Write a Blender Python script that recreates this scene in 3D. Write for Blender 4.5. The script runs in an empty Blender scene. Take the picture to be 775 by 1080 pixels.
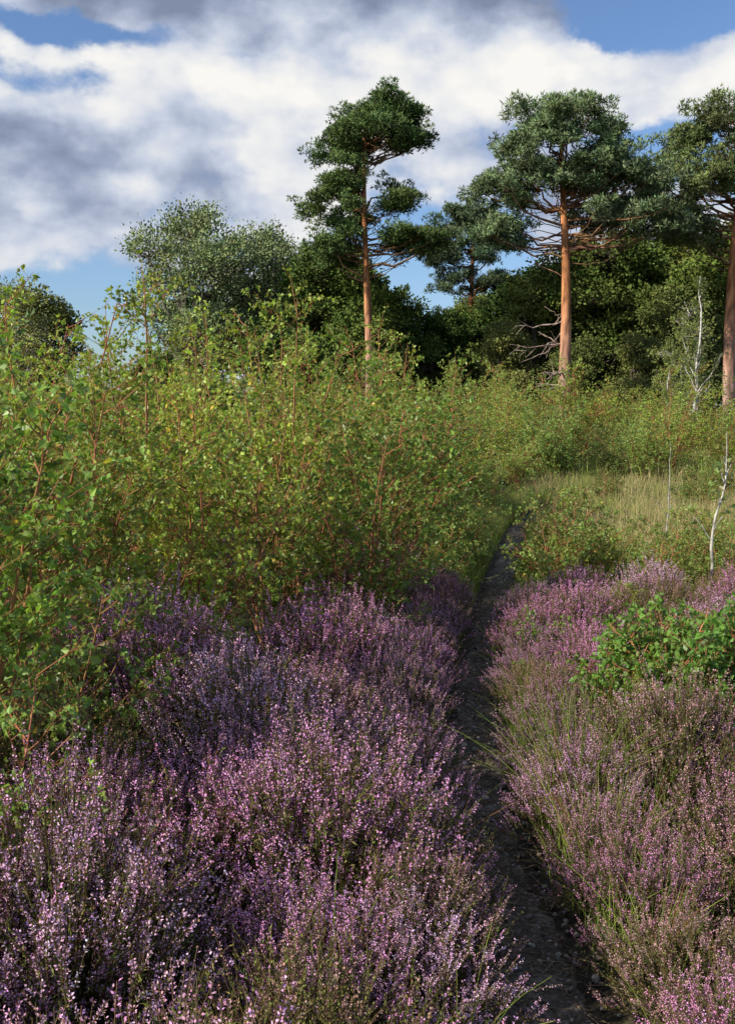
import bpy, math, numpy as np
from mathutils import Vector
rng = np.random.default_rng(11)
S = bpy.context.scene
COL = S.collection
S.view_settings.view_transform = 'Standard'
S.view_settings.look = 'None'
S.view_settings.exposure = 0

# ------------------------------------------------------------------ helpers
def nrm(a):
    return a / np.maximum(np.linalg.norm(a, axis=-1, keepdims=True), 1e-9)

class MB:
    def __init__(s):
        s.V=[]; s.F=[]; s.C=[]; s.Sm=[]; s.M=[]; s.n=0
    def add(s, V, F, C, smooth=False, mat=0):
        V=np.asarray(V,float).reshape(-1,3); F=np.asarray(F,int).reshape(-1,4)
        C=np.asarray(C,float)
        if C.ndim==1: C=np.tile(C,(len(V),1))
        s.V.append(V); s.F.append(F+s.n); s.C.append(C)
        s.Sm.append(np.full(len(F),smooth)); s.M.append(np.full(len(F),mat)); s.n+=len(V)
    def leaves(s, c, d, L, W, C, mat=0, fold=0.12, side=None, mid=0.45):
        n=len(c)
        if n==0: return
        d=nrm(d)
        if side is None: side=rng.normal(size=(n,3))
        sd=nrm(np.cross(d,side)); nn=np.cross(sd,d)
        L=np.broadcast_to(L,(n,))[:,None]; W=np.broadcast_to(W,(n,))[:,None]
        m=c+d*L*mid+nn*W*fold
        V=np.stack([c, m+sd*W*.5, c+d*L, m-sd*W*.5],1)
        s.add(V, np.arange(4*n).reshape(n,4), np.repeat(np.broadcast_to(C,(n,3)),4,0), False, mat)
    def tubes(s, P, R, sides, C, mat=0, smooth=True):
        n,k,_=P.shape
        if n==0: return
        T=nrm(np.gradient(P,axis=1))
        avg=nrm(P[:,-1]-P[:,0])
        ref=np.where(np.abs(avg[:,2:3])>0.8, np.array([[1.,0.13,0]]), np.array([[0,0.1,1.]]))[:,None,:]
        A=nrm(np.cross(T,np.broadcast_to(ref,T.shape))); B=np.cross(T,A)
        ang=np.arange(sides)*2*math.pi/sides
        V=P[:,:,None,:]+R[:,:,None,None]*(np.cos(ang)[:,None]*A[:,:,None,:]+np.sin(ang)[:,None]*B[:,:,None,:])
        idx=np.arange(n*k*sides).reshape(n,k,sides)
        a=idx[:,:-1]; b=idx[:,1:]
        F=np.stack([a,np.roll(a,-1,2),np.roll(b,-1,2),b],-1)
        C=np.asarray(C,float)
        if C.ndim==1: Cv=np.tile(C,(n*k*sides,1))
        elif C.ndim==2: Cv=np.repeat(C,k*sides,0)
        else: Cv=np.repeat(C.reshape(n*k,3),sides,0)
        s.add(V,F,Cv,smooth,mat)
    def ribbons(s,P,W,C,mat=0):
        n,k,_=P.shape
        hd=rng.normal(size=(n,3)); hd[:,2]*=.2
        sd=nrm(np.cross(P[:,-1]-P[:,0]+1e-5,hd))[:,None,:]
        V=np.stack([P-sd*W[:,:,None]*.5,P+sd*W[:,:,None]*.5],2)
        idx=np.arange(n*k*2).reshape(n,k,2)
        F=np.stack([idx[:,:-1,0],idx[:,:-1,1],idx[:,1:,1],idx[:,1:,0]],-1)
        C=np.asarray(C,float)
        Cv=np.repeat(C,k*2,0) if C.ndim==2 else np.repeat(C.reshape(n*k,3),2,0)
        s.add(V,F,Cv,False,mat)
    def mesh(s,name,mats):
        V=np.concatenate(s.V); F=np.concatenate(s.F); C=np.concatenate(s.C)
        Sm=np.concatenate(s.Sm); M=np.concatenate(s.M)
        me=bpy.data.meshes.new(name)
        me.vertices.add(len(V)); me.vertices.foreach_set('co',V.astype(np.float32).ravel())
        me.loops.add(F.size); me.loops.foreach_set('vertex_index',F.astype(np.int32).ravel())
        me.polygons.add(len(F)); me.polygons.foreach_set('loop_start',np.arange(0,F.size,4,dtype=np.int32))
        me.polygons.foreach_set('use_smooth',Sm)
        for m in mats: me.materials.append(m)
        me.polygons.foreach_set('material_index',M.astype(np.int32))
        at=me.color_attributes.new('tint','FLOAT_COLOR','POINT')
        at.data.foreach_set('color',np.concatenate([np.clip(C,0,1),np.ones((len(C),1))],1).astype(np.float32).ravel())
        me.update(calc_edges=True)
        return me

def jit(C,n,a=.15,b=.1):
    C=np.asarray(C,float)
    base=np.broadcast_to(C,(n,3))
    return np.clip(base*(1+rng.normal(size=(n,1))*a)*(1+rng.normal(size=(n,3))*b),0.003,1)

def obj(name,me,loc=(0,0,0),rot=0,sc=1,parent=None,**kw):
    o=bpy.data.objects.new(name,me); COL.objects.link(o)
    if parent is not None: o.parent=parent
    else:
        o.location=loc; o.rotation_euler=(0,0,rot)
        o.scale=sc if isinstance(sc,(tuple,list)) else (sc,sc,sc)
    for k,v in kw.items(): o[k]=v
    return o
def thing(name,parts,loc,rot,sc,label,category,group=None):
    e=obj(name,None,loc,rot,sc,label=label,category=category)
    e.empty_display_size=.2
    if group: e['group']=group
    for pn,me in parts: obj(pn,me,parent=e)
    return e

# ------------------------------------------------------------------ materials
def leafmat(name,transl=.3,rough=.5,spec=.35,varobj=.25,tcol=(1.25,1.35,.6),simple=False):
    m=bpy.data.materials.new(name); m.use_nodes=True; nt=m.node_tree; N=nt.nodes; Lk=nt.links
    N.clear()
    out=N.new('ShaderNodeOutputMaterial'); at=N.new('ShaderNodeAttribute'); at.attribute_name='tint'
    oi=N.new('ShaderNodeObjectInfo')
    mr=N.new('ShaderNodeMapRange'); mr.inputs[3].default_value=1-varobj; mr.inputs[4].default_value=1+varobj
    Lk.new(oi.outputs['Random'],mr.inputs[0])
    hs=N.new('ShaderNodeHueSaturation')
    mh=N.new('ShaderNodeMapRange'); mh.inputs[3].default_value=.515; mh.inputs[4].default_value=.485
    Lk.new(oi.outputs['Random'],mh.inputs[0]); Lk.new(mh.outputs[0],hs.inputs['Hue'])
    Lk.new(mr.outputs[0],hs.inputs['Value']); Lk.new(at.outputs['Color'],hs.inputs['Color'])
    if simple:
        p=N.new('ShaderNodeBsdfDiffuse'); Lk.new(hs.outputs[0],p.inputs['Color'])
    else:
        p=N.new('ShaderNodeBsdfPrincipled'); p.inputs['Roughness'].default_value=rough; p.inputs['Specular IOR Level'].default_value=spec
        Lk.new(hs.outputs[0],p.inputs['Base Color'])
    if transl>0:
        tr=N.new('ShaderNodeBsdfTranslucent'); mx=N.new('ShaderNodeMixShader'); mx.inputs[0].default_value=transl
        mul=N.new('ShaderNodeMix'); mul.data_type='RGBA'; mul.blend_type='MULTIPLY'; mul.inputs[0].default_value=1
        mul.inputs[7].default_value=(*tcol,1); Lk.new(hs.outputs[0],mul.inputs[6]); Lk.new(mul.outputs[2],tr.inputs['Color'])
        Lk.new(p.outputs[0],mx.inputs[1]); Lk.new(tr.outputs[0],mx.inputs[2]); Lk.new(mx.outputs[0],out.inputs[0])
    else: Lk.new(p.outputs[0],out.inputs[0])
    return m
def barkmat(name,scale=8,bump=.4,contrast=.5,zs=.25):
    m=bpy.data.materials.new(name); m.use_nodes=True; nt=m.node_tree; N=nt.nodes; Lk=nt.links
    p=N['Principled BSDF']; p.inputs['Roughness'].default_value=.85; p.inputs['Specular IOR Level'].default_value=.2
    at=N.new('ShaderNodeAttribute'); at.attribute_name='tint'
    tc=N.new('ShaderNodeTexCoord'); mp=N.new('ShaderNodeMapping'); mp.inputs['Scale'].default_value=(1,1,zs)
    no=N.new('ShaderNodeTexNoise'); no.inputs['Scale'].default_value=scale; no.inputs['Detail'].default_value=4
    Lk.new(tc.outputs['Object'],mp.inputs[0]); Lk.new(mp.outputs[0],no.inputs['Vector'])
    mr=N.new('ShaderNodeMapRange'); mr.inputs[1].default_value=.35; mr.inputs[2].default_value=.65
    mr.inputs[3].default_value=1-contrast; mr.inputs[4].default_value=1+contrast*.4
    Lk.new(no.outputs['Fac'],mr.inputs[0])
    hs=N.new('ShaderNodeHueSaturation'); Lk.new(at.outputs['Color'],hs.inputs['Color']); Lk.new(mr.outputs[0],hs.inputs['Value'])
    Lk.new(hs.outputs[0],p.inputs['Base Color'])
    if bump>0:
        b=N.new('ShaderNodeBump'); b.inputs['Strength'].default_value=bump; b.inputs['Distance'].default_value=.03
        Lk.new(no.outputs['Fac'],b.inputs['Height']); Lk.new(b.outputs[0],p.inputs['Normal'])
    return m
M_leaf=leafmat('birch_leaf_surface',.38,.42,.5,varobj=.33)
M_far=leafmat('broadleaf_surface',0,simple=True,varobj=.24)
M_pine=leafmat('pine_needle_surface',0,varobj=.08,simple=True)
M_heath=leafmat('heather_surface',0,varobj=.18,simple=True)
M_grass=leafmat('grass_surface',.2,varobj=.1,simple=True)
M_bark=barkmat('pine_bark',5,.8,.7)
M_twig=leafmat('twig_bark',0,varobj=.15,simple=True)
M_white=barkmat('birch_bark',9,.0,.6,1.6)

def soilmat(name,cols,scale,bump=.6,spec=.2):
    m=bpy.data.materials.new(name); m.use_nodes=True; nt=m.node_tree; N=nt.nodes; Lk=nt.links
    p=N['Principled BSDF']; p.inputs['Roughness'].default_value=.9; p.inputs['Specular IOR Level'].default_value=spec
    g=N.new('ShaderNodeNewGeometry')
    n1=N.new('ShaderNodeTexNoise'); n1.inputs['Scale'].default_value=scale; n1.inputs['Detail'].default_value=7; n1.inputs['Roughness'].default_value=.7
    n2=N.new('ShaderNodeTexNoise'); n2.inputs['Scale'].default_value=scale*14; n2.inputs['Detail'].default_value=3
    for n in (n1,n2): Lk.new(g.outputs['Position'],n.inputs['Vector'])
    mx=N.new('ShaderNodeMath'); mx.operation='MULTIPLY_ADD'; mx.inputs[1].default_value=.45
    Lk.new(n2.outputs['Fac'],mx.inputs[0])
    m2=N.new('ShaderNodeMath'); m2.operation='MULTIPLY'; m2.inputs[1].default_value=.55; Lk.new(n1.outputs['Fac'],m2.inputs[0]); Lk.new(m2.outputs[0],mx.inputs[2])
    r=N.new('ShaderNodeValToRGB'); r.color_ramp.elements[0].position=.36; r.color_ramp.elements[0].color=(*cols[0],1)
    r.color_ramp.elements[1].position=.64; r.color_ramp.elements[1].color=(*cols[-1],1)
    e=r.color_ramp.elements.new(.5); e.color=(*cols[1],1)
    Lk.new(mx.outputs[0],r.inputs[0]); Lk.new(r.outputs[0],p.inputs['Base Color'])
    b=N.new('ShaderNodeBump'); b.inputs['Strength'].default_value=bump; b.inputs['Distance'].default_value=.03
    Lk.new(mx.outputs[0],b.inputs['Height']); Lk.new(b.outputs[0],p.inputs['Normal'])
    return m
M_soil=soilmat('heath_soil',[(.02,.016,.011),(.045,.035,.022),(.08,.07,.035)],1.2)
M_path=soilmat('peaty_path_soil',[(.04,.03,.02),(.105,.083,.06),(.28,.23,.18)],3,.9)
M_stone=barkmat('pebble_surface',60,.0,.4,1)

# ------------------------------------------------------------------ terrain
PTH=np.array([(0.60,-3),(0.57,0.8),(0.55,2.6),(0.53,3.4),(0.50,4.2),(0.58,5.5),(0.84,7.2),(1.18,9.2),(1.60,11.5),(2.35,15.3),(3.3,18),(5.0,21),(7.2,26),(10,36)])
ty=np.linspace(-3,36,400)
raw=np.interp(ty,PTH[:,1],PTH[:,0]); kk_=np.ones(13)/13
px_s=np.convolve(np.pad(raw,6,mode='edge'),kk_,'valid')
def smoothpath(y): return np.interp(y,ty,px_s)
def pdist(x,y): return x-smoothpath(y)
def H(x,y):
    x=np.asarray(x,float); y=np.asarray(y,float)
    d=np.abs(pdist(x,y)); near=np.clip((34-y)/10,0,1)
    h=.05*np.sin(x*1.7+y*.9)+.04*np.sin(x*3.1-y*2.3+1)+.02*np.sin(x*7+y*5)
    h=h*np.clip((60-np.abs(y))/30,0,1)
    h=h*(1-np.exp(-(d/.45)**2)*near)
    h-=.10*np.exp(-(d/.30)**4)*near
    h+=.12*np.clip(-x-0.2,0,1)*np.exp(-((y-3.5)/4)**2)
    return h
gx=np.concatenate([[-1500,-600,-250,-120,-70],np.arange(-45,-6,1.0),np.arange(-6,9,.1),np.arange(9,46,1.0),[70,120,250,600,1500]])
gy=np.concatenate([[-1500,-500,-150,-50,-20,-8],np.arange(-3,16,.1),np.arange(16,40,.35),np.arange(40,90,2.0),[110,160,260,600,1500]])
X,Y=np.meshgrid(gx,gy,indexing='ij'); Z=H(X,Y)
mb=MB(); idx=np.arange(X.size).reshape(X.shape)
F=np.stack([idx[:-1,:-1],idx[1:,:-1],idx[1:,1:],idx[:-1,1:]],-1)
mb.add(np.stack([X,Y,Z],-1),F,(.1,.1,.1),True)
obj('ground',mb.mesh('ground',[M_soil]),kind='structure')
ys=np.arange(-1,20,.04); cs=np.linspace(-1,1,15); n=len(ys)
hl_=.17+.03*np.sin(ys*3.1)+.02*np.sin(ys*9.3+1)+rng.normal(size=n)*.006
hr_=.17+.03*np.sin(ys*2.3+2)+.02*np.sin(ys*8.1)+rng.normal(size=n)*.006
PX=smoothpath(ys)[:,None]+np.where(cs<0,cs[None,:]*hl_[:,None],cs[None,:]*hr_[:,None]); PY=np.repeat(ys[:,None],15,1)
PZ=H(PX,PY)+.016-.04*np.clip(np.abs(cs)[None,:]-.6,0,1)/.4+.006*np.sin(PX*60+PY*23)*(np.abs(cs)[None,:]<.8)+.006*np.sin(PX*31-PY*37)
idx=np.arange(PX.size).reshape(PX.shape); F=np.stack([idx[:-1,:-1],idx[:-1,1:],idx[1:,1:],idx[1:,:-1]],-1)
mb=MB(); mb.add(np.stack([PX,PY,PZ],-1),F,(.1,.1,.1),True)
obj('path',mb.mesh('path',[M_path]),kind='structure')
mb=MB(); n=3200; y=rng.uniform(1.5,11,n); x=smoothpath(y)+rng.normal(size=n)*.11
c=np.stack([x,y,H(x,y)+.014],1); r=rng.uniform(.003,.010,n)*np.where(rng.random(n)<.03,2,1)
ax=nrm(rng.normal(size=(n,3))*[1,1,.4])
P=c[:,None,:]+ax[:,None,:]*(r[:,None,None]*np.array([-1,-.5,.5,1])[None,:,None]*1.2)
R=r[:,None]*np.array([.15,.9,.8,.15])[None,:]
mb.tubes(P,R,6,jit((.30,.25,.20),n,.4,.06))
n=2600; y=rng.uniform(1.5,10,n); x=smoothpath(y)+rng.normal(size=n)*.15; an=rng.uniform(0,6.28,n); L=rng.uniform(.015,.06,n)
c=np.stack([x,y,H(x,y)+.022],1); dd=np.stack([np.cos(an),np.sin(an),0*an],1)
mb.tubes(c[:,None,:]+dd[:,None,:]*(L[:,None]*np.array([-1,0,1]))[:,:,None],np.full((n,3),.0014),3,jit((.28,.2,.12),n,.3,.05))
obj('gravel',mb.mesh('gravel',[M_stone]),kind='stuff',label='small pebbles and twigs scattered over the dark peaty path',category='gravel')

# ------------------------------------------------------------------ heather
def interp(P,si,t):
    kk=P.shape[1]; tt=t*(kk-1.001); i0=tt.astype(int); fr=(tt-i0)[:,None]
    return P[si,i0]*(1-fr)+P[si,i0+1]*fr, nrm(P[si,i0+1]-P[si,i0])
def heather(seed,R,Hh,fl,tone):
    global rng
    rng=np.random.default_rng(seed); mb=MB()
    ns=130
    az=rng.uniform(0,2*math.pi,ns); rr=np.sqrt(rng.random(ns))*R*rng.uniform(.85,1.12,ns)
    lob=1+.14*np.sin(az*3+seed)+.1*np.sin(az*5+seed*2)
    rr=rr*lob
    od=np.stack([np.cos(az),np.sin(az),np.zeros(ns)],1)
    tz=Hh*(1-.82*np.clip(rr/(R*1.12),0,1.02)**2.2)*rng.uniform(.8,1.08,ns)
    t=np.linspace(0,1,4)
    P=od[:,None,:]*(rr[:,None]*(.15+.85*t**.8))[:,:,None]
    P[:,:,2]=tz[:,None]*t**1.15
    P+=rng.normal(size=P.shape)*.008
    mb.tubes(P,np.broadcast_to(np.linspace(.0035,.0012,4),(ns,4)),3,jit((.12,.075,.045),ns))
    q=8; m=ns*q; si=np.repeat(np.arange(ns),q)
    o,_=interp(P,si,rng.uniform(.5,1,m))
    d=nrm(np.array([0,0,1.])+od[si]*.75*(rr[si]/R)[:,None]**1.5+rng.normal(size=(m,3))*.28)
    L=rng.uniform(.06,.15,m)
    ts=np.linspace(0,1,2)
    SP=o[:,None,:]+d[:,None,:]*(L[:,None]*ts)[:,:,None]
    mb.tubes(SP,np.broadcast_to(np.array([.0014,.0006]),(m,2)),3,jit((.17,.115,.06),m))
    flow=rng.random(m)<fl
    nf=27; fi=np.repeat(np.where(flow)[0],nf); k=len(fi); s=rng.uniform(.2,1.0,k)
    pos=o[fi]+d[fi]*(L[fi]*s)[:,None]
    rad=nrm(np.cross(d[fi],rng.normal(size=(k,3))))
    pos=pos+rad*.0015
    spc=jit(np.array(tone),m,.14,.06)[fi]
    br=np.array([.32,.18,.12]); w=(rng.random(k)<.16)[:,None]*1.0
    C=spc*(.75+.35*s[:,None])*(1-w)+br*w
    C*=rng.uniform(.87,1.12,k)[:,None]
    mb.leaves(pos,rad*.9+d[fi]*.6-np.array([0,0,.1]),rng.uniform(.0042,.0074,k),rng.uniform(.003,.0048,k),C)
    nl=18; fi=np.repeat(np.arange(m),nl); k=len(fi); s=np.where(flow[fi],rng.uniform(-.15,.4,k),rng.uniform(0,1,k))
    pos=o[fi]+d[fi]*(L[fi]*s)[:,None]; rad=nrm(np.cross(d[fi],rng.normal(size=(k,3))))
    mb.leaves(pos,rad*.8+d[fi],rng.uniform(.006,.012,k),.0032,jit((.20,.22,.06),k,.3,.12))
    nl=40; fi=np.repeat(np.arange(ns),nl); k=len(fi)
    pos,_=interp(P,fi,rng.uniform(.25,1,k))
    mb.leaves(pos+rng.normal(size=(k,3))*.01,rng.normal(size=(k,3))+[0,0,1.],rng.uniform(.012,.026,k),.0035,jit((.15,.15,.05),k,.35,.12))
    return mb.mesh('heather_plant',[M_heath])
HV=[heather(1,.39,.46,.93,(.80,.38,.66)),heather(2,.37,.43,.82,(.74,.37,.54)),heather(3,.40,.52,.88,(.82,.44,.68)),
    heather(4,.36,.42,.56,(.64,.37,.40)),heather(5,.38,.45,.94,(.88,.53,.75)),heather(6,.37,.43,.82,(.90,.36,.66)),heather(7,.36,.40,.28,(.54,.31,.27))]
rng=np.random.default_rng(21)
hl=["mauve flowering heather mound on the dark heath soil","mauve-brown heather plant on the heath beside the path","tall pale mauve heather mound on the heath",
    "half-faded brownish heather plant with few flowers","dense pale lilac heather in full bloom","bright pink flowering heather beside the narrow path","green-brown heather plant mostly without flowers"]
cands=[]
step=.49
for iy in np.arange(1.2,10.5,step*.96):
    for ix in np.arange(-4,5.2,step):
        x=ix+rng.normal()*.12; y=iy+rng.normal()*.12
        if abs(x)>.39*y+.6: continue
        pd=float(pdist(x,y))
        if abs(pd)<.46: continue
        if pd<0:
            lim=5.5+ .4*math.sin(x*2)
            if y>lim and not (pd>-1.1 and y<8.4): continue
            if (x+1.6)**2/.3+(y-3.9)**2/1.1<.6: continue
        else:
            if y>8.3: continue
            if (x-1.9)**2/.9+(y-4.95)**2/.3<.7 : continue
        cands.append((x,y,pd))
for y in np.arange(1.7,8.6,.34):
    for sd in (-1,1):
        if sd>0 and y>8: continue
        if rng.random()<.08: continue
        yy=y+rng.normal()*.06; cands.append((float(smoothpath(yy))+sd*rng.uniform(.34,.44),yy,sd*.38))
for (x,y,pd) in cands:
    if pd<0:
        v=rng.choice(7,p=[.25,.2,.2,.10,.14,.05,.06]); sc=rng.uniform(.85,1.4)
    elif y>5.3: v=rng.choice(7,p=[.08,.12,.1,.14,.14,.32,.10]); sc=rng.uniform(.75,1.15)
    else: v=rng.choice(7,p=[.14,.24,.1,.22,.1,.04,.16]); sc=rng.uniform(.8,1.2)
    if abs(pd)<.6: sc=min(sc,.8)
    obj('heather_plant',HV[v],(x,y,float(H(x,y))-.03),rng.uniform(0,6.28),(sc,sc,sc*rng.uniform(.8,1.2)),label=hl[v],category='heather',group='heather plants on the heath')

# ------------------------------------------------------------------ birch shrubs
def shrub(seed,Ht,Rd,nst=9,nt=21,nsub=5,nl=6,leaf=.046,col=(.32,.41,.075),twig=(.40,.18,.09),low=.12,yel=.02,up=.7):
    global rng
    rng=np.random.default_rng(seed); a=MB(); b=MB()
    az=rng.uniform(0,2*math.pi,nst)+np.arange(nst)*2.4; t=np.linspace(0,1,8)
    hh=Ht*rng.uniform(.5,1,nst); hh[0]=Ht; sp=Rd*rng.uniform(.25,.95,nst)*(1.05-hh/Ht*.4)
    od=np.stack([np.cos(az),np.sin(az),0*az],1)
    P=od[:,None,:]*(sp[:,None]*t**1.2)[:,:,None]+od[:,None,:]*.05
    P[:,:,2]=hh[:,None]*t; P[:,1:]+=np.cumsum(rng.normal(size=(nst,7,3))*.018*Ht/2,1)
    a.tubes(P,np.linspace(.014,.003,8)[None,:]*(hh/2)[:,None]**.7,6,jit(twig,nst,.15,.05))
    m=nst*nt; si=np.repeat(np.arange(nst),nt); tt=rng.uniform(low,1,m)**.85
    o,dr=interp(P,si,tt); a2=rng.uniform(0,2*math.pi,m)
    out=np.stack([np.cos(a2),np.sin(a2),0*a2],1)
    d=nrm(out+dr*up+od[si]*.3)
    L=(.3*(1-.65*tt)+.07)*Ht*rng.uniform(.6,1.15,m)*np.clip(Rd/Ht*2,.6,1.2)
    k4=np.linspace(0,1,4)
    TP=o[:,None,:]+d[:,None,:]*(L[:,None]*k4)[:,:,None]; TP[:,:,2]+=(L[:,None]*.12*k4**2)
    TP[:,1:]+=np.cumsum(rng.normal(size=(m,3,3))*.02,1)*(L[:,None,None])*1.2
    a.tubes(TP,np.linspace(.0045,.0015,4)[None,:]*np.ones((m,1)),3,jit(twig,m,.2,.06))
    k=m*nsub; sj=np.repeat(np.arange(m),nsub); o2,dr2=interp(TP,sj,rng.uniform(.2,1,k))
    d2=nrm(dr2*.9+rng.normal(size=(k,3))*.6+[0,0,.15]); L2=rng.uniform(.06,.17,k)*(Ht/2)**.5
    SP=o2[:,None,:]+d2[:,None,:]*(L2[:,None]*np.linspace(0,1,3))[:,:,None]; SP[:,2,2]-=L2*.12
    a.tubes(SP[:,::2],np.broadcast_to(np.array([.0016,.0008]),(k,2)),3,jit(twig,k,.2,.06))
    q=k*nl; sk=np.repeat(np.arange(k),nl); o3,dr3=interp(SP,sk,rng.uniform(.1,1,q))
    d3=nrm(dr3*.5+rng.normal(size=(q,3))*.6-[0,0,.35])
    cc=jit(col,q,.22,.08); cc*= jit((1,1,1),m,.18,.06)[sj][sk]
    ymask=rng.random(q)<yel; cc[ymask]=jit((.55,.45,.07),int(ymask.sum()),.2,.1)
    side=rng.normal(size=(q,3))
    Ls=leaf*rng.uniform(.5,1.2,q)
    b.leaves(o3+d3*.006,d3,Ls,Ls*.76,cc,side=side,mid=.38,fold=.18)
    return [('trunk',a.mesh('shrub_trunk',[M_twig])),('crown',b.mesh('shrub_crown',[M_leaf]))]
SH=[shrub(31,2.5,1.0,nt=18),shrub(32,2.2,1.1,nst=9,nt=19),shrub(33,2.7,.9,nst=8,nt=18),
    shrub(34,2.0,.85,nst=8,nt=19,leaf=.048,col=(.23,.35,.07)),
    shrub(35,1.0,.6,nst=10,nt=14,nsub=5,nl=6,leaf=.034,col=(.28,.38,.09),low=.05),
    shrub(36,.62,.5,nst=11,nt=11,nsub=4,nl=5,leaf=.040,col=(.22,.36,.07),low=.1,yel=.02),
    shrub(37,1.9,1.3,nst=14,nt=18,nsub=5,nl=5,leaf=.055,col=(.27,.38,.10),low=.02)]
def put(v,x,y,sc=1,rot=None,label='leafy green birch shrub on the heath',cat='shrub',name='birch_shrub',grp='young birch shrubs on the heath',zs=1):
    rot=rng.uniform(0,6.28) if rot is None else rot
    return thing(name,SH[v],(x,y,float(H(x,y))-.02),rot,(sc,sc,sc*zs),label,cat,grp)
rng=np.random.default_rng(41)
near="young birch shrub with small toothed leaves among the heather"
bank="dense birch shrub with reddish twigs in a thicket"
put(3,-1.42,3.35,.76,label=near); put(3,-1.95,4.3,.95,label=near); put(0,-2.3,5.4,.84,label=near); put(1,-1.6,5.2,.76,label=near); put(4,-1.15,2.8,.8,label=near); put(4,-1.3,4.0,.85,label=near)
for (v,x,y,s) in [(1,-1.0,6.2,.8),(0,-2.3,6.9,.96),(2,-1.5,7.1,.96),(0,-.7,7.0,.86),(1,-.05,6.8,.72),(3,.15,7.7,.82),(2,-.6,8.6,.98),(1,-2.8,8,1.0),(1,-.1,9.3,.92),
                  (2,-1.7,9,1.05),(0,-.9,10.2,1.04),(3,.45,9.5,.87),(0,.0,11,.98),(1,.65,11.4,.86),(1,-2.4,10.6,1.1),(0,-3.9,11,1.05),(2,-5,12.5,1.0),(0,.95,12.9,.9),(1,1.2,14.4,.88),
                  (1,-.4,13,1.05),(2,.2,15,1.1),(0,-2.2,14,1.1),(1,-4.2,15.5,1.1),(1,1.25,17,.95),(2,1.75,18.7,.85),(1,-1.0,18,1.2),(0,-3.8,20,1.2),(1,-7.0,19.5,1.05),
                  (1,.5,21,1.15),(0,2.0,22,1.05),(2,-1.6,24,1.3),(1,3.2,24,.85),(0,2.5,27,1.05),(1,-6,26,1.2),(0,-10,27,1.2),(6,1.5,20,.85),(6,1.45,15.6,.65),(6,.9,10.5,.58),(4,.65,8.6,.75),(4,1.12,10.9,.65),
                  (4,-.9,5.6,.7),(4,-.35,5.9,.62),(4,.1,6.1,.5),(4,-1.35,5.7,.8),(6,3.2,21.2,.6),(6,4.3,22.5,.75),(6,5.8,23,.7),(0,4.6,26,.85),(4,2.0,16.6,.7)]:
    put(v,x,y,s,label=bank,grp='birch thicket shrubs')
for (v,x,y,s) in [(4,1.75,9.2,.9),(4,1.95,9.8,1.0),(4,1.68,8.6,.55),(4,2.25,9.4,.66),(4,2.6,8.7,.62),(4,3.15,8.6,.68),(4,2.85,9.4,.66),(4,3.7,9.2,.75),(4,3.4,9.9,.7),(4,2.3,8.2,.45),(4,3.3,8.0,.55),(6,6.3,13.6,.66),(6,5.6,11.8,.5),(4,4.2,10,.75),(4,5.6,16.8,.8),(4,4.4,18.2,.7),(4,6.6,18.6,.9)]:
    put(v,x,y,s,label='low bushy birch shrub in rough grass')
for (v,x,y,s) in [(5,1.3,4.9,.75),(5,1.6,4.95,1.05),(5,2.05,5.0,1.15),(5,1.55,5.35,.9),(5,2.4,5.15,1.1),(5,1.95,5.35,.9),(4,.22,6.6,.42),(4,-.6,5.5,.4),(5,-1.0,4.8,.5),(4,1.4,7.0,.38),(4,1.9,7.4,.4),(5,1.15,6.3,.55),(5,2.75,5.1,.9),(4,2.2,4.7,.5),(4,1.4,4.6,.38),(5,1.8,4.6,.75),(5,2.3,6.4,.6),(4,-.1,4.9,.32),(4,.05,5.8,.35),(4,1.0,5.6,.3)]:
    put(v,x,y,s,label='low bright green leafy shrub among the heather')
for i in range(42):
    y=rng.uniform(22.5,41); x=rng.uniform(.1*y,.42*y)
    put(rng.choice([6,6,1,0]),x,y,rng.uniform(.55,1.25),label='mid-green scrub bush at the wood edge',grp='scrub bushes at the wood edge')
for i in range(12):
    y=rng.uniform(30,42); x=rng.uniform(-.42*y,.08*y)
    put(6 if rng.random()<.5 else 0,x,y,rng.uniform(1.0,1.4),label='mid-green scrub bush at the wood edge',grp='scrub bushes at the wood edge')

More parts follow.
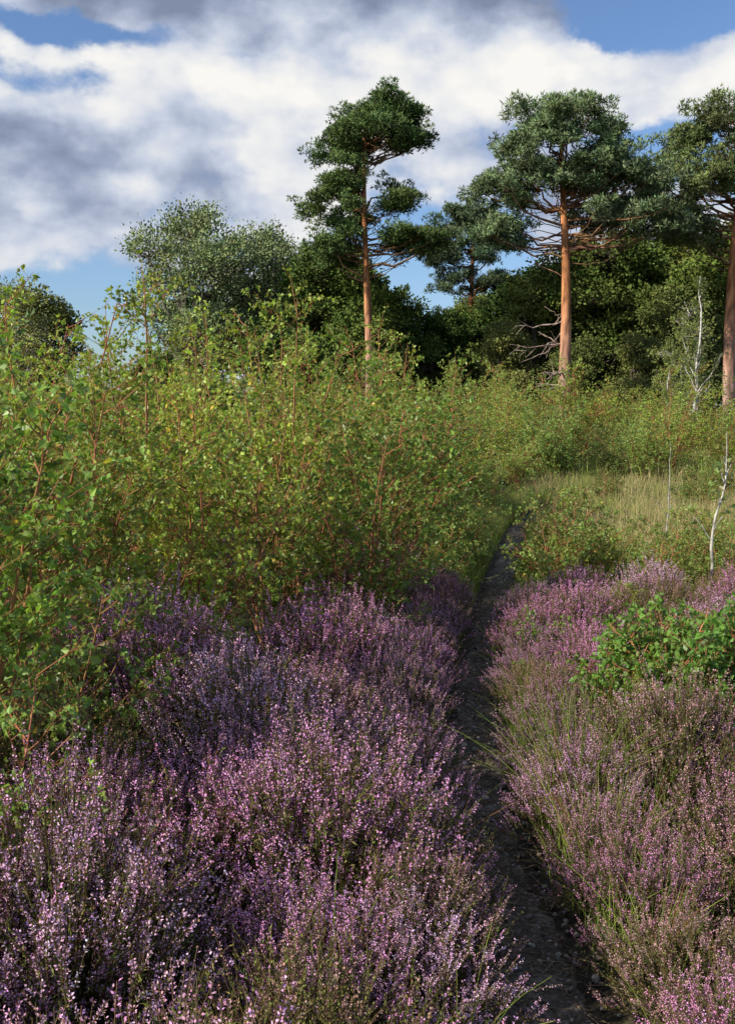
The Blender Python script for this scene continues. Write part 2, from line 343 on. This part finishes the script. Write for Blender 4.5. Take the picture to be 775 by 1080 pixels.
# ------------------------------------------------------------------ pines
def pine(seed,Ht,base_r,env,lean=0,col=(.05,.085,.04),dead=0,tuft=150,hi=(.66,.27,.11),gap=None):
    global rng
    rng=np.random.default_rng(seed); a=MB(); b=MB()
    k=22; t=np.linspace(0,1,k)
    P=np.zeros((1,k,3)); P[0,:,2]=t*Ht*.93; P[0,:,0]=lean*t+.12*np.sin(t*5+seed)-.12*math.sin(seed); P[0,:,1]=.1*np.sin(t*4+seed*2)
    R=base_r*(1-.78*t**1.1)*(1+.35*np.exp(-t*30))
    lo=np.array([.42,.27,.22]); hi=np.array(hi); w=np.clip((t-.18)/.3,0,1)[:,None]
    a.tubes(P,R[None,:],14,(lo*(1-w)+hi*w)[None,:,:])
    pads=[]
    for (cx,cy,cz,rx,ry,rz,np_) in env:
        for i in range(np_):
            d=nrm(rng.normal(size=3)); d[2]=abs(d[2])*1.0 if rng.random()<.7 else -abs(d[2])*.7
            rr=rng.uniform(.55,1.08)
            p=[cx+d[0]*rx*rr,cy+d[1]*ry*rr,cz+d[2]*rz*rr]
            if gap and p[1]<.5 and abs(p[0]-gap[0])<gap[1] and gap[2]<p[2]<gap[3]: continue
            pads.append(p)
    pads=np.array(pads); npd=len(pads)
    zt=np.clip(pads[:,2]-rng.uniform(.2,1.4,npd),Ht*.46,Ht*.9)
    ti=zt/(Ht*.93)*(k-1); o=np.stack([np.interp(ti,np.arange(k),P[0,:,j]) for j in range(3)],1)
    tt=np.linspace(0,1,6)
    LP=o[:,None,:]*(1-tt)[None,:,None]+pads[:,None,:]*tt[None,:,None]
    LP[:,:,2]+=(np.sin(tt*math.pi)*-.12)[None,:]*np.linalg.norm(pads-o,axis=1)[:,None]*.6
    LP[:,1:-1]+=rng.normal(size=(npd,4,3))*.1
    lr=np.where(rng.random(npd)<.3,1.2,.5)
    a.tubes(LP,np.linspace(.05,.014,6)[None,:]*lr[:,None],5,jit((.36,.19,.10),npd,.2,.05))
    if dead:
        nd=dead; zz=rng.uniform(Ht*.14,Ht*.40,nd); an=rng.uniform(2.2,4.4,nd); LL=rng.uniform(.8,2.2,nd)
        oo=np.stack([np.interp(zz,P[0,:,2],P[0,:,0]),np.interp(zz,P[0,:,2],P[0,:,1]),zz],1)
        dd=np.stack([np.cos(an),np.sin(an),rng.uniform(-.4,.1,nd)],1)
        DP=oo[:,None,:]+dd[:,None,:]*(LL[:,None]*tt)[:,:,None]; DP[:,1:]+=np.cumsum(rng.normal(size=(nd,5,3))*.11,1)
        a.tubes(DP,np.linspace(.04,.01,6)[None,:]*np.ones((nd,1)),5,jit((.42,.32,.25),nd,.1,.04))
        ns=nd*4; sj=np.repeat(np.arange(nd),4); q,dq=interp(DP,sj,rng.uniform(.3,1,ns)); d2=nrm(dq+rng.normal(size=(ns,3))*.7)
        DP2=q[:,None,:]+d2[:,None,:]*(rng.uniform(.2,.7,ns)[:,None]*np.linspace(0,1,3))[:,:,None]
        a.tubes(DP2,np.broadcast_to(np.array([.02,.014,.006]),(ns,3)),4,jit((.42,.32,.25),ns,.1,.04))
    sub=7; pi=np.repeat(np.arange(npd),sub); m=len(pi); pr=rng.uniform(.45,1.0,npd)
    sc=pads[pi]+rng.normal(size=(m,3))*np.array([.45,.45,.18])*pr[pi][:,None]
    padc=jit((1,1,1),npd,.22,.05)
    nt=tuft//sub; ti=np.repeat(np.arange(m),nt); q=len(ti)
    off=nrm(rng.normal(size=(q,3)))*rng.random((q,1))**.5*np.array([.33,.33,.21])
    tc=sc[ti]+off; td=nrm(off*1.5+np.array([0,0,.22])+rng.normal(size=(q,3))*.08)
    nb=5; bi=np.repeat(np.arange(q),nb); w=len(bi)
    d=nrm(td[bi]*.7+rng.normal(size=(w,3))*.5)
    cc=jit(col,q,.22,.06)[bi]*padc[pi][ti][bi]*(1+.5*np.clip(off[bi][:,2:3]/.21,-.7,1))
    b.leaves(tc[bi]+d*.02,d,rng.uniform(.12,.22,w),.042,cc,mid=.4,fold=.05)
    return [('trunk',a.mesh('pine_trunk',[M_bark])),('crown',b.mesh('pine_crown',[M_pine]))]
PL=pine(51,15.9,.22,[(.35,0,13.2,2.0,1.8,1.3,42),(.8,0,14.4,1.5,1.3,.8,22),(-.8,0,12.6,1.4,1.4,.8,16),(-1.3,0,10.4,1.35,1.4,1.5,36),(-1.3,0,8.6,1.2,1.3,.9,16),(1.9,0,8.9,1.4,1.2,.8,26),(.9,0,10.8,.9,1.0,.9,12)],col=(.12,.19,.065),gap=(0.05,.7,8,13.4))
thing('pine_tree',PL,(.05,45,0),0,1,'tall Scots pine with slender bare orange trunk and dark crown','tree')
PR=pine(62,13.9,.28,[(-.1,0,11.5,2.6,2.4,1.4,42),(-.3,0,12.8,2.0,1.7,.6,20),(-1.8,0,10.2,1.8,1.8,.9,24),(1.6,0,10.4,2.2,1.8,.9,28),(3.1,0,9.0,1.6,1.4,.7,20),(-2.4,0,8.4,1.0,1.1,.7,12),(1.0,0,9.1,1.4,1.6,.6,9)],dead=11,col=(.18,.25,.12),lean=-.25,gap=(-.2,.5,7.5,11.2))
thing('pine_tree',PR,(7.75,40,0),0,1,'broad-crowned Scots pine with reddish trunk and dead lower branches','tree')
PE=pine(53,14.9,.3,[(-.2,0,12.8,2.6,2.3,1.5,40),(-2.4,0,10.7,1.7,1.8,1.2,28),(.8,0,11,2.2,2,1.2,24),(-1.5,0,8.9,1.5,1.4,.8,16),(2.6,0,9.2,1.4,1.4,.8,10)],col=(.17,.22,.085),lean=.1,gap=(0,.5,7,10))
thing('pine_tree',PE,(15.2,42,0),.0,1,'stout Scots pine with pinkish trunk at the wood edge','tree')
PM=pine(54,14.6,.24,[(-.1,0,12.3,2.1,1.9,1.4,34),(1.2,0,10.9,1.6,1.5,.9,20),(-1.3,0,10.4,1.6,1.5,.9,20),(0,0,9.0,2.2,1.4,.8,20)],col=(.15,.195,.105),gap=(0,.5,8,11.5))
thing('pine_tree',PM,(6.0,60,0),0,1,'smaller Scots pine rising above the dark wood','tree')

# ------------------------------------------------------------------ broadleaf trees
def broad(seed,lumps,ncl,nl,leaf,col,Ht,sig=.35,tr=.2,trc=(.14,.11,.085),wisp=0,barkm=None):
    global rng
    rng=np.random.default_rng(seed); a=MB(); b=MB(); lumps=np.array(lumps,float)
    k=12; t=np.linspace(0,1,k); P=np.zeros((1,k,3)); P[0,:,2]=t*Ht*.85; P[0,1:,:2]=np.cumsum(rng.normal(size=(k-1,2))*.08,0)
    a.tubes(P,(tr*(1-.8*t))[None,:],10,np.array(trc))
    area=lumps[:,3]*lumps[:,5]; li=rng.choice(len(lumps),ncl,p=area/area.sum())
    d=nrm(rng.normal(size=(ncl,3))); d[:,2]=np.where(rng.random(ncl)<.7,np.abs(d[:,2]),d[:,2])
    cen=lumps[li,:3]+d*lumps[li,3:6]*rng.uniform(.6,1.04,ncl)[:,None]
    nL=len(lumps); tt=np.linspace(0,1,6); zt=np.clip(lumps[:,2]*.6,.8,Ht*.8)
    o=np.stack([np.interp(zt,P[0,:,2],P[0,:,j]) for j in range(3)],1)
    LP=o[:,None,:]*(1-tt)[None,:,None]+lumps[:,None,:3]*tt[None,:,None]; LP[:,1:-1]+=rng.normal(size=(nL,4,3))*.12
    a.tubes(LP,np.linspace(tr*.5,tr*.18,6)[None,:]*np.ones((nL,1)),6,jit(trc,nL,.1,.03))
    c4=np.linspace(0,1,4); TP=lumps[li][:,None,:3]*(1-c4)[None,:,None]+cen[:,None,:]*c4[None,:,None]; TP[:,1:-1]+=rng.normal(size=(ncl,2,3))*.12
    a.tubes(TP,np.array([.035,.025,.015,.008])[None,:]*np.ones((ncl,1)),3,jit(trc,ncl,.1,.03))
    ci=np.repeat(np.arange(ncl),nl); q=len(ci)
    sg=sig*rng.uniform(.6,1.3,ncl)[ci][:,None]
    off=nrm(rng.normal(size=(q,3)))*(rng.random((q,1))**.45)*1.75*sg*np.array([1,1,.65])
    if wisp: off+= (d[ci]*.5+np.array([.35,0,.6]))*np.abs(rng.normal(size=(q,1)))*wisp
    pos=cen[ci]+off
    dd=nrm(off+d[ci]*.4*sig+rng.normal(size=(q,3))*sig*.8+np.array([0,0,-.1*sig]))
    cc=jit(col,q,.18,.06)*jit((1,1,1),ncl,.22,.06)[ci]
    Ls=leaf*rng.uniform(.6,1.3,q)
    b.leaves(pos,dd,Ls,Ls*.62,cc)
    return [('trunk',a.mesh('tree_trunk',[barkm or M_bark])),('crown',b.mesh('tree_crown',[M_far]))]
def rl(seed,n,R,z0,z1,r):
    g=np.random.default_rng(seed); L=[]
    for i in range(n):
        a=g.uniform(0,6.28); f=i/(n-1); rad=R*math.sin(math.pi*(.2+.72*f))*g.uniform(.3,.9)
        q=r*g.uniform(.75,1.2); L.append((rad*math.cos(a),rad*math.sin(a),z0+(z1-z0)*f,q,q,q*.8))
    return L
BD=[broad(61,rl(1,12,3.2,2.0,8.6,1.7),430,70,.19,(.13,.185,.045),9.5),
    broad(62,rl(2,13,3.6,1.8,9.6,1.7),440,70,.19,(.17,.21,.055),10.5),
    broad(63,rl(3,11,2.6,1.5,7.0,1.4),370,70,.17,(.22,.24,.075),8),
    broad(64,rl(4,12,3.0,1.5,8.4,1.6),410,70,.19,(.095,.145,.04),9.5)]
WIL=broad(65,rl(9,13,3.2,4.5,10.2,1.35),420,80,.14,(.25,.31,.14),11.5,sig=.34,wisp=.35,trc=(.25,.21,.17),tr=.22)
BIR=broad(66,rl(7,9,1.4,2.5,6.2,.8),160,50,.1,(.25,.27,.085),7,sig=.3,tr=.07,trc=(.6,.56,.5),barkm=M_white)
rng=np.random.default_rng(71)
def tree(parts,x,y,s,label,name='broadleaf_tree',grp='broadleaf trees of the wood',zs=1,rot=None):
    rot=rng.uniform(0,6.28) if rot is None else rot
    thing(name,parts,(x,y,-.05),rot,(s,s,s*zs),label,'tree',grp)
oak='dark green broadleaf tree in the dense wood'
lt='olive green broadleaf tree at the wood edge'
tree(WIL,-9.0,50,1.02,'airy silvery-green willow with wind-blown upright twigs','willow_tree',None,rot=0.4)
tree(WIL,-4.9,53,.98,'airy grey-green willow beside a taller tree','willow_tree',None,rot=2.2)
for (v,x,y,s,l) in [(3,-2.6,50,.98,oak),(0,-.6,49,.86,oak),(3,1.6,51,.8,oak),(1,-2.2,56,1.0,oak),(0,-5.5,57,.9,oak),(3,-9.5,58,.85,oak),(3,3.6,52,.7,oak),(0,5.4,54,.7,oak),(3,4.6,58,.74,oak),
                    (3,8.2,53,.85,oak),(1,8.6,50,.78,lt),(1,11.2,51,.96,lt),(0,13.3,53,1.06,oak),(1,15.4,55,1.03,oak),(2,14.3,47,.9,lt),(0,17,48,1.0,lt),(1,20,52,1.1,oak),(3,10.4,57,1.0,oak),(3,12.6,60,1.06,oak),(0,18,60,1.15,oak),
                    (2,6.6,48,.7,lt),(2,12.3,45.5,.62,lt),(2,9.7,46,.6,lt),(3,2.6,60,.7,oak),(0,.5,62,.85,oak),(1,7,66,.85,oak),(2,-15.6,48,.9,lt),(2,-18.2,46,.93,lt),(3,-21,52,.95,oak),(2,-12.6,60,.62,lt),(2,-11,50,.5,lt)]:
    tree(BD[v],x,y,s,l)
tree(BIR,-15.2,44,1.05,'slender silver birch with thin olive foliage','silver_birch',None)
tree(BIR,12.1,38,.85,'slender white-stemmed silver birch with sparse foliage','silver_birch',None,rot=1)

def barebirch(seed,Ht,r,nb,leafn,Lf=.3,c1=(.5,.46,.42)):
    global rng
    rng=np.random.default_rng(seed); a=MB(); b=MB(); k=12; t=np.linspace(0,1,k)
    P=np.zeros((1,k,3)); P[0,:,2]=t*Ht; P[0,1:,:2]=np.cumsum(rng.normal(size=(k-1,2))*Ht*.012,0)
    a.tubes(P,(r*(1-.85*t))[None,:],8,np.array(c1))
    tt=rng.uniform(.2,.97,nb); o,dr=interp(P,np.zeros(nb,int),tt); an=rng.uniform(0,6.28,nb)
    d=nrm(np.stack([np.cos(an),np.sin(an),0*an+1.6],1)); L=Ht*Lf*(1.1-tt)*rng.uniform(.6,1.2,nb)
    c=np.linspace(0,1,5); B=o[:,None,:]+d[:,None,:]*(L[:,None]*c)[:,:,None]; B[:,1:]+=np.cumsum(rng.normal(size=(nb,4,3))*.03,1)*L[:,None,None]
    a.tubes(B,r*.33*np.linspace(1,.3,5)[None,:]*np.ones((nb,1)),5,jit(np.array(c1)*.8,nb,.1,.03))
    m=nb*5; sj=np.repeat(np.arange(nb),5); q,dq=interp(B,sj,rng.uniform(.3,1,m)); d2=nrm(dq+rng.normal(size=(m,3))*.5)
    TP=q[:,None,:]+d2[:,None,:]*(rng.uniform(.3,.7,m)*L[sj]*.6)[:,None,None]*np.linspace(0,1,3)[None,:,None]
    a.tubes(TP,r*.12*np.array([1,.7,.4])[None,:]*np.ones((m,1)),3,jit((.25,.18,.14),m,.1,.03))
    if leafn:
        n=m*leafn; s=np.repeat(np.arange(m),leafn); q,dq=interp(TP,s,rng.uniform(.2,1,n))
        b.leaves(q+rng.normal(size=(n,3))*.05,rng.normal(size=(n,3)),.065,.045,jit((.22,.25,.08),n))
    parts=[('trunk',a.mesh('birch_trunk',[M_white]))]
    if leafn: parts.append(('crown',b.mesh('birch_crown',[M_leaf])))
    return parts
bl='nearly bare white-barked birch with pale forking branches'
thing('silver_birch',barebirch(81,6.2,.075,20,18,c1=(.7,.65,.6)),(11.2,34.5,0),0,1,bl,'tree')
thing('silver_birch',barebirch(84,4.0,.045,14,34,c1=(.6,.56,.5)),(10.3,33.5,0),0,1,bl,'tree')
thing('silver_birch',barebirch(85,4.2,.045,14,34,c1=(.6,.56,.5)),(11.8,36,0),0,1,bl,'tree')
thing('birch_sapling',barebirch(82,1.55,.018,6,2,c1=(.66,.61,.54)),(2.9,8.4,-.03),.5,1,'thin dead white birch sapling standing in scrub','tree')
thing('birch_sapling',barebirch(83,1.35,.012,5,0),(3.3,10.9,0),1.5,1,'thin bare white birch stem in rough grass','tree')

# ------------------------------------------------------------------ rushes and grass
def blades(x,y,hmin,hmax,w,cols,lean=.35,segs=4):
    n=len(x); h=rng.uniform(hmin,hmax,n); an=rng.uniform(0,6.28,n); t=np.linspace(0,1,segs)
    le=np.abs(rng.normal(size=n))*lean
    P=np.stack([x[:,None]+np.cos(an)[:,None]*(le*h)[:,None]*t**1.8, y[:,None]+np.sin(an)[:,None]*(le*h)[:,None]*t**1.8,
                H(x,y)[:,None]-.01+h[:,None]*t*(1-.3*np.minimum(le,1.5)[:,None]*t)],-1)
    W=w*np.linspace(1,.15,segs)[None,:]*rng.uniform(.6,1.3,n)[:,None]
    ci=rng.integers(0,len(cols),n); C=np.array(cols)[ci]*(1+rng.normal(size=(n,1))*.2)
    return P,W,np.clip(C,.005,1)
gr=[(.2,.29,.06),(.26,.32,.07),(.32,.30,.11),(.16,.24,.05)]
straw=[(.52,.41,.22),(.42,.36,.17),(.28,.30,.1),(.24,.3,.08)]
mb=MB()
n=7000; y=rng.uniform(3,16,n); sd=np.where(rng.random(n)<.5,-1,1); x=smoothpath(y)+sd*(.17+np.abs(rng.normal(size=n))*.1)
keep=(rng.random(n)<np.clip((y-4)/6,.06,1)); P,W,C=blades(x[keep],y[keep],.06,.22,.004,gr,segs=3); mb.ribbons(P,W,C)
n=4500; y=rng.uniform(2,8,n); x=rng.uniform(-3.2,4,n); m=np.abs(pdist(x,y))>.24; P,W,C=blades(x[m],y[m],.15,.42,.003,gr+straw[:1]); mb.ribbons(P,W,C)
n=1300; y=3.0+rng.random(n)*2.6; x=smoothpath(y)+.2+np.abs(rng.normal(size=n))*.25; P,W,C=blades(x,y,.2,.42,.0035,gr[:2]+gr[3:]); mb.ribbons(P,W,C)
n=30000; y=9.6+rng.random(n)**1.1*14; x=smoothpath(np.minimum(y,17))+.3+rng.random(n)*(.36*y)
pat=np.sin(x*1.3+y*.8)+np.sin(x*.7-y*1.1+2)+rng.normal(size=n)*.5+.5
m=(np.abs(pdist(x,y))>.22)&(pat>0); P,W,C=blades(x[m],y[m],.15,.42,.011,straw[:3],segs=3); mb.ribbons(P,W,C)
m=(np.abs(pdist(x,y))>.22)&(pat<=0); P,W,C=blades(x[m],y[m],.1,.3,.011,gr+straw[1:3],segs=3); mb.ribbons(P,W,C)
n=5000; y=8+rng.random(n)*3; x=smoothpath(y)+.25+rng.random(n)*3; P,W,C=blades(x,y,.1,.3,.006,gr,segs=3); mb.ribbons(P,W,C)
n=10000; y=9+rng.random(n)*14; x=smoothpath(y)-.2-np.abs(rng.normal(size=n))*.3; P,W,C=blades(x,y,.12,.4,.007,gr+straw[:1],segs=3); mb.ribbons(P,W,C)
n=26000; y=rng.uniform(22,46,n); x=rng.uniform(-.05,.45,n)*y; P,W,C=blades(x,y,.3,.7,.03,gr+straw[:1],segs=3); mb.ribbons(P,W,C)
obj('grass',mb.mesh('grass',[M_grass]),kind='stuff',label='rough green and straw-coloured grass beside the path',category='grass')
def rush(x,y,n,hm,rad,label):
    mb=MB(); xx=rng.normal(size=n)*rad; yy=rng.normal(size=n)*rad
    h=rng.uniform(.45,1,n)*hm; an=np.arctan2(yy,xx)+rng.normal(size=n)*.6; t=np.linspace(0,1,6); le=np.abs(rng.normal(size=n))*.28+.08
    le[rng.random(n)<.08]*=3
    P=np.stack([xx[:,None]+np.cos(an)[:,None]*(le*h)[:,None]*t**1.7,yy[:,None]+np.sin(an)[:,None]*(le*h)[:,None]*t**1.7,h[:,None]*t*(1-.3*np.minimum(le,1.6)[:,None]*t)],-1)
    ci=np.array([(.30,.40,.07),(.38,.44,.09),(.46,.40,.15),(.24,.34,.06),(.42,.21,.08)])[rng.choice(5,n,p=[.3,.25,.12,.25,.08])]
    mb.tubes(P,.0021*np.linspace(1,.35,6)[None,:]*np.ones((n,1)),3,jit(ci,n,.15,.05))
    obj('rush_clump',mb.mesh('rush_clump',[M_grass]),(x,y,float(H(x,y))),label=label,category='grass clump',group='rush clumps beside the path')
r1='yellow-green grass clump with long arching blades by the path'
for a in [(.86,4.0,190,.62,.07),(1.05,4.5,90,.5,.08),(.85,3.5,80,.5,.06),(1.15,3.9,40,.5,.08),(.9,4.9,50,.42,.06),(.15,3.3,20,.6,.04),(-.1,2.5,12,.5,.04),(1.0,6.3,50,.38,.08),(.22,2.35,16,.45,.04),(1.5,3.4,26,.5,.08),(.86,2.9,20,.45,.05),(1.3,4.3,40,.5,.08)]:
    rush(*a,r1)

# ------------------------------------------------------------------ light and sky
SUN=nrm(np.array([-.80,-.46,.62]))
elev=math.asin(SUN[2]); azc=math.atan2(SUN[0],SUN[1])
l=bpy.data.lights.new('sun','SUN'); l.energy=5.0; l.angle=math.radians(.5); l.color=(1,.95,.80)
lo=bpy.data.objects.new('sun',l); COL.objects.link(lo)
lo.rotation_euler=Vector(SUN).to_track_quat('Z','Y').to_euler(); lo.location=(-20,-15,20)
w=bpy.data.worlds.new('World'); S.world=w; w.use_nodes=True; nt=w.node_tree; N=nt.nodes; Lk=nt.links
try: w.cycles.sampling_method='NONE'
except Exception as e: print(e)
N.clear(); out=N.new('ShaderNodeOutputWorld'); bg=N.new('ShaderNodeBackground'); bg.inputs[1].default_value=.1; Lk.new(bg.outputs[0],out.inputs[0])
sky=N.new('ShaderNodeTexSky'); sky.sky_type='NISHITA'; sky.sun_disc=False; sky.sun_elevation=elev; sky.sun_rotation=azc
def mth(op,a,b=None,c=None,clamp=False):
    n=N.new('ShaderNodeMath'); n.operation=op; n.use_clamp=clamp
    for i,v in enumerate((a,b,c)):
        if v is None: continue
        if isinstance(v,(int,float)): n.inputs[i].default_value=v
        else: Lk.new(v,n.inputs[i])
    return n.outputs[0]
tc=N.new('ShaderNodeTexCoord'); sp=N.new('ShaderNodeSeparateXYZ'); Lk.new(tc.outputs['Generated'],sp.inputs[0])
X_,Y_,Z_=sp.outputs
U=mth('ARCTAN2',X_,Y_); Vv=mth('ARCSINE',Z_)
def g(cu,cv,ru,rv,amp):
    cu=(cu-387)/1050; cv=math.atan((430-cv)/1050)
    a=mth('DIVIDE',mth('SUBTRACT',Uw,cu),ru); b=mth('DIVIDE',mth('SUBTRACT',Vw,cv),rv)
    s=mth('ADD',mth('MULTIPLY',a,a),mth('MULTIPLY',b,b)); e=mth('POWER',2.71828,mth('MULTIPLY',s,-1))
    return mth('MULTIPLY',e,amp)
def sumg(L):
    r=g(*L[0])
    for q in L[1:]: r=mth('ADD',r,g(*q))
    return r
def noise(scale,det,rough,off=(0,0,0),st=1.5):
    mp=N.new('ShaderNodeMapping'); mp.inputs['Scale'].default_value=(1,1,st); mp.inputs['Location'].default_value=off
    Lk.new(tc.outputs['Generated'],mp.inputs[0])
    n=N.new('ShaderNodeTexNoise'); n.inputs['Scale'].default_value=scale; n.inputs['Detail'].default_value=det; n.inputs['Roughness'].default_value=rough
    Lk.new(mp.outputs[0],n.inputs['Vector']); return n
N1=noise(6,7,.56,(.3,.1,.2)); n1=N1.outputs['Fac']; n2=noise(6,4,.56,(.328,.1,.165)).outputs['Fac']
sc3=N.new('ShaderNodeSeparateColor'); Lk.new(N1.outputs['Color'],sc3.inputs[0])
Uw=mth('ADD',U,mth('MULTIPLY',mth('SUBTRACT',sc3.outputs[1],.5),.16)); Vw=mth('ADD',Vv,mth('MULTIPLY',mth('SUBTRACT',sc3.outputs[2],.5),.09))
mp=N.new('ShaderNodeMapping'); mp.inputs['Scale'].default_value=(1,1,1.35); Lk.new(tc.outputs['Generated'],mp.inputs[0])
va=N.new('ShaderNodeVectorMath'); va.operation='SCALE'; va.inputs[3].default_value=.14; Lk.new(N1.outputs['Color'],va.inputs[0])
vb=N.new('ShaderNodeVectorMath'); vb.operation='ADD'; Lk.new(mp.outputs[0],vb.inputs[0]); Lk.new(va.outputs[0],vb.inputs[1])
vo=N.new('ShaderNodeTexVoronoi'); vo.feature='F1'; vo.inputs['Scale'].default_value=11; vo.inputs['Detail'].default_value=1
Lk.new(vb.outputs[0],vo.inputs['Vector']); bil=mth('SUBTRACT',.48,vo.outputs['Distance'])
holes=sumg([(750,0,.11,.045,1.7),(690,170,.06,.028,.6),(110,58,.12,.014,.4),(60,345,.16,.035,.3),(430,290,.06,.05,.35),(270,74,.05,.008,.25),(30,110,.07,.014,.28),(620,60,.04,.012,.3)])
cover=sumg([(330,130,.2,.09,.3),(620,100,.14,.04,.25),(250,5,.30,.04,.45),(110,190,.15,.06,.3)])
dens=mth('ADD',mth('ADD',mth('MULTIPLY',n1,1.3),mth('MULTIPLY',bil,.2)),mth('SUBTRACT',cover,holes))
mr=N.new('ShaderNodeMapRange'); mr.interpolation_type='SMOOTHSTEP'; mr.inputs[1].default_value=.50; mr.inputs[2].default_value=.70; Lk.new(dens,mr.inputs[0])
alpha=mr.outputs[0]
relief=mth('MULTIPLY',mth('SUBTRACT',n1,n2),2.1)
br=sumg([(330,125,.2,.06,.42),(520,90,.1,.05,.25),(690,115,.12,.055,.4),(230,245,.10,.045,.34),(60,245,.03,.012,.3),(90,95,.12,.02,.28)])
dk=sumg([(260,0,.32,.042,.55),(120,185,.10,.04,.42),(570,40,.07,.018,.25),(30,280,.1,.04,.08)])
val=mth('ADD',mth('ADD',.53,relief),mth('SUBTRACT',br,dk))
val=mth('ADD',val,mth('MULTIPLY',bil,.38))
fill_cut=mth('MULTIPLY',mth('SUBTRACT',.75,Y_,clamp=True),.45)  # added dimming: unseen clouds at the sides and behind greyed to cut ambient fill
val=mth('SUBTRACT',val,fill_cut)
cr=N.new('ShaderNodeValToRGB'); E=cr.color_ramp.elements
E[0].position=0; E[0].color=(.23,.28,.40,1); E[1].position=1; E[1].color=(1,.98,.94,1)
for p_,c_ in ((.25,(.36,.42,.57)),(.52,(.60,.66,.79)),(.78,(.86,.87,.89))):
    e=E.new(p_); e.color=(*c_,1)
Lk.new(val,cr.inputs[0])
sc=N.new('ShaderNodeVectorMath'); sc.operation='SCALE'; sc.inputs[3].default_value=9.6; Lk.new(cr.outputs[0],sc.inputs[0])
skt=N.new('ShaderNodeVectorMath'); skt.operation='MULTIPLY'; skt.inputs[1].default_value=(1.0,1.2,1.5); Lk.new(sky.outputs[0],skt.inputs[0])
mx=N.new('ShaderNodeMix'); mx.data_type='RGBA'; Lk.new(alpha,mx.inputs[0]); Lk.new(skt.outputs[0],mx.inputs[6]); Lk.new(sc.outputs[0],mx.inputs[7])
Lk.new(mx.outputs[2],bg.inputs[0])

# ------------------------------------------------------------------ camera
cd=bpy.data.cameras.new('camera'); cam=bpy.data.objects.new('camera',cd); COL.objects.link(cam)
cd.sensor_fit='VERTICAL'; cd.sensor_height=36; cd.lens=35; cd.clip_end=5000; cd.clip_start=.05
cam.location=(0,0,1.72); cam.rotation_euler=(math.radians(90-5.98),0,0)
S.camera=cam
print('heather',len(cands))
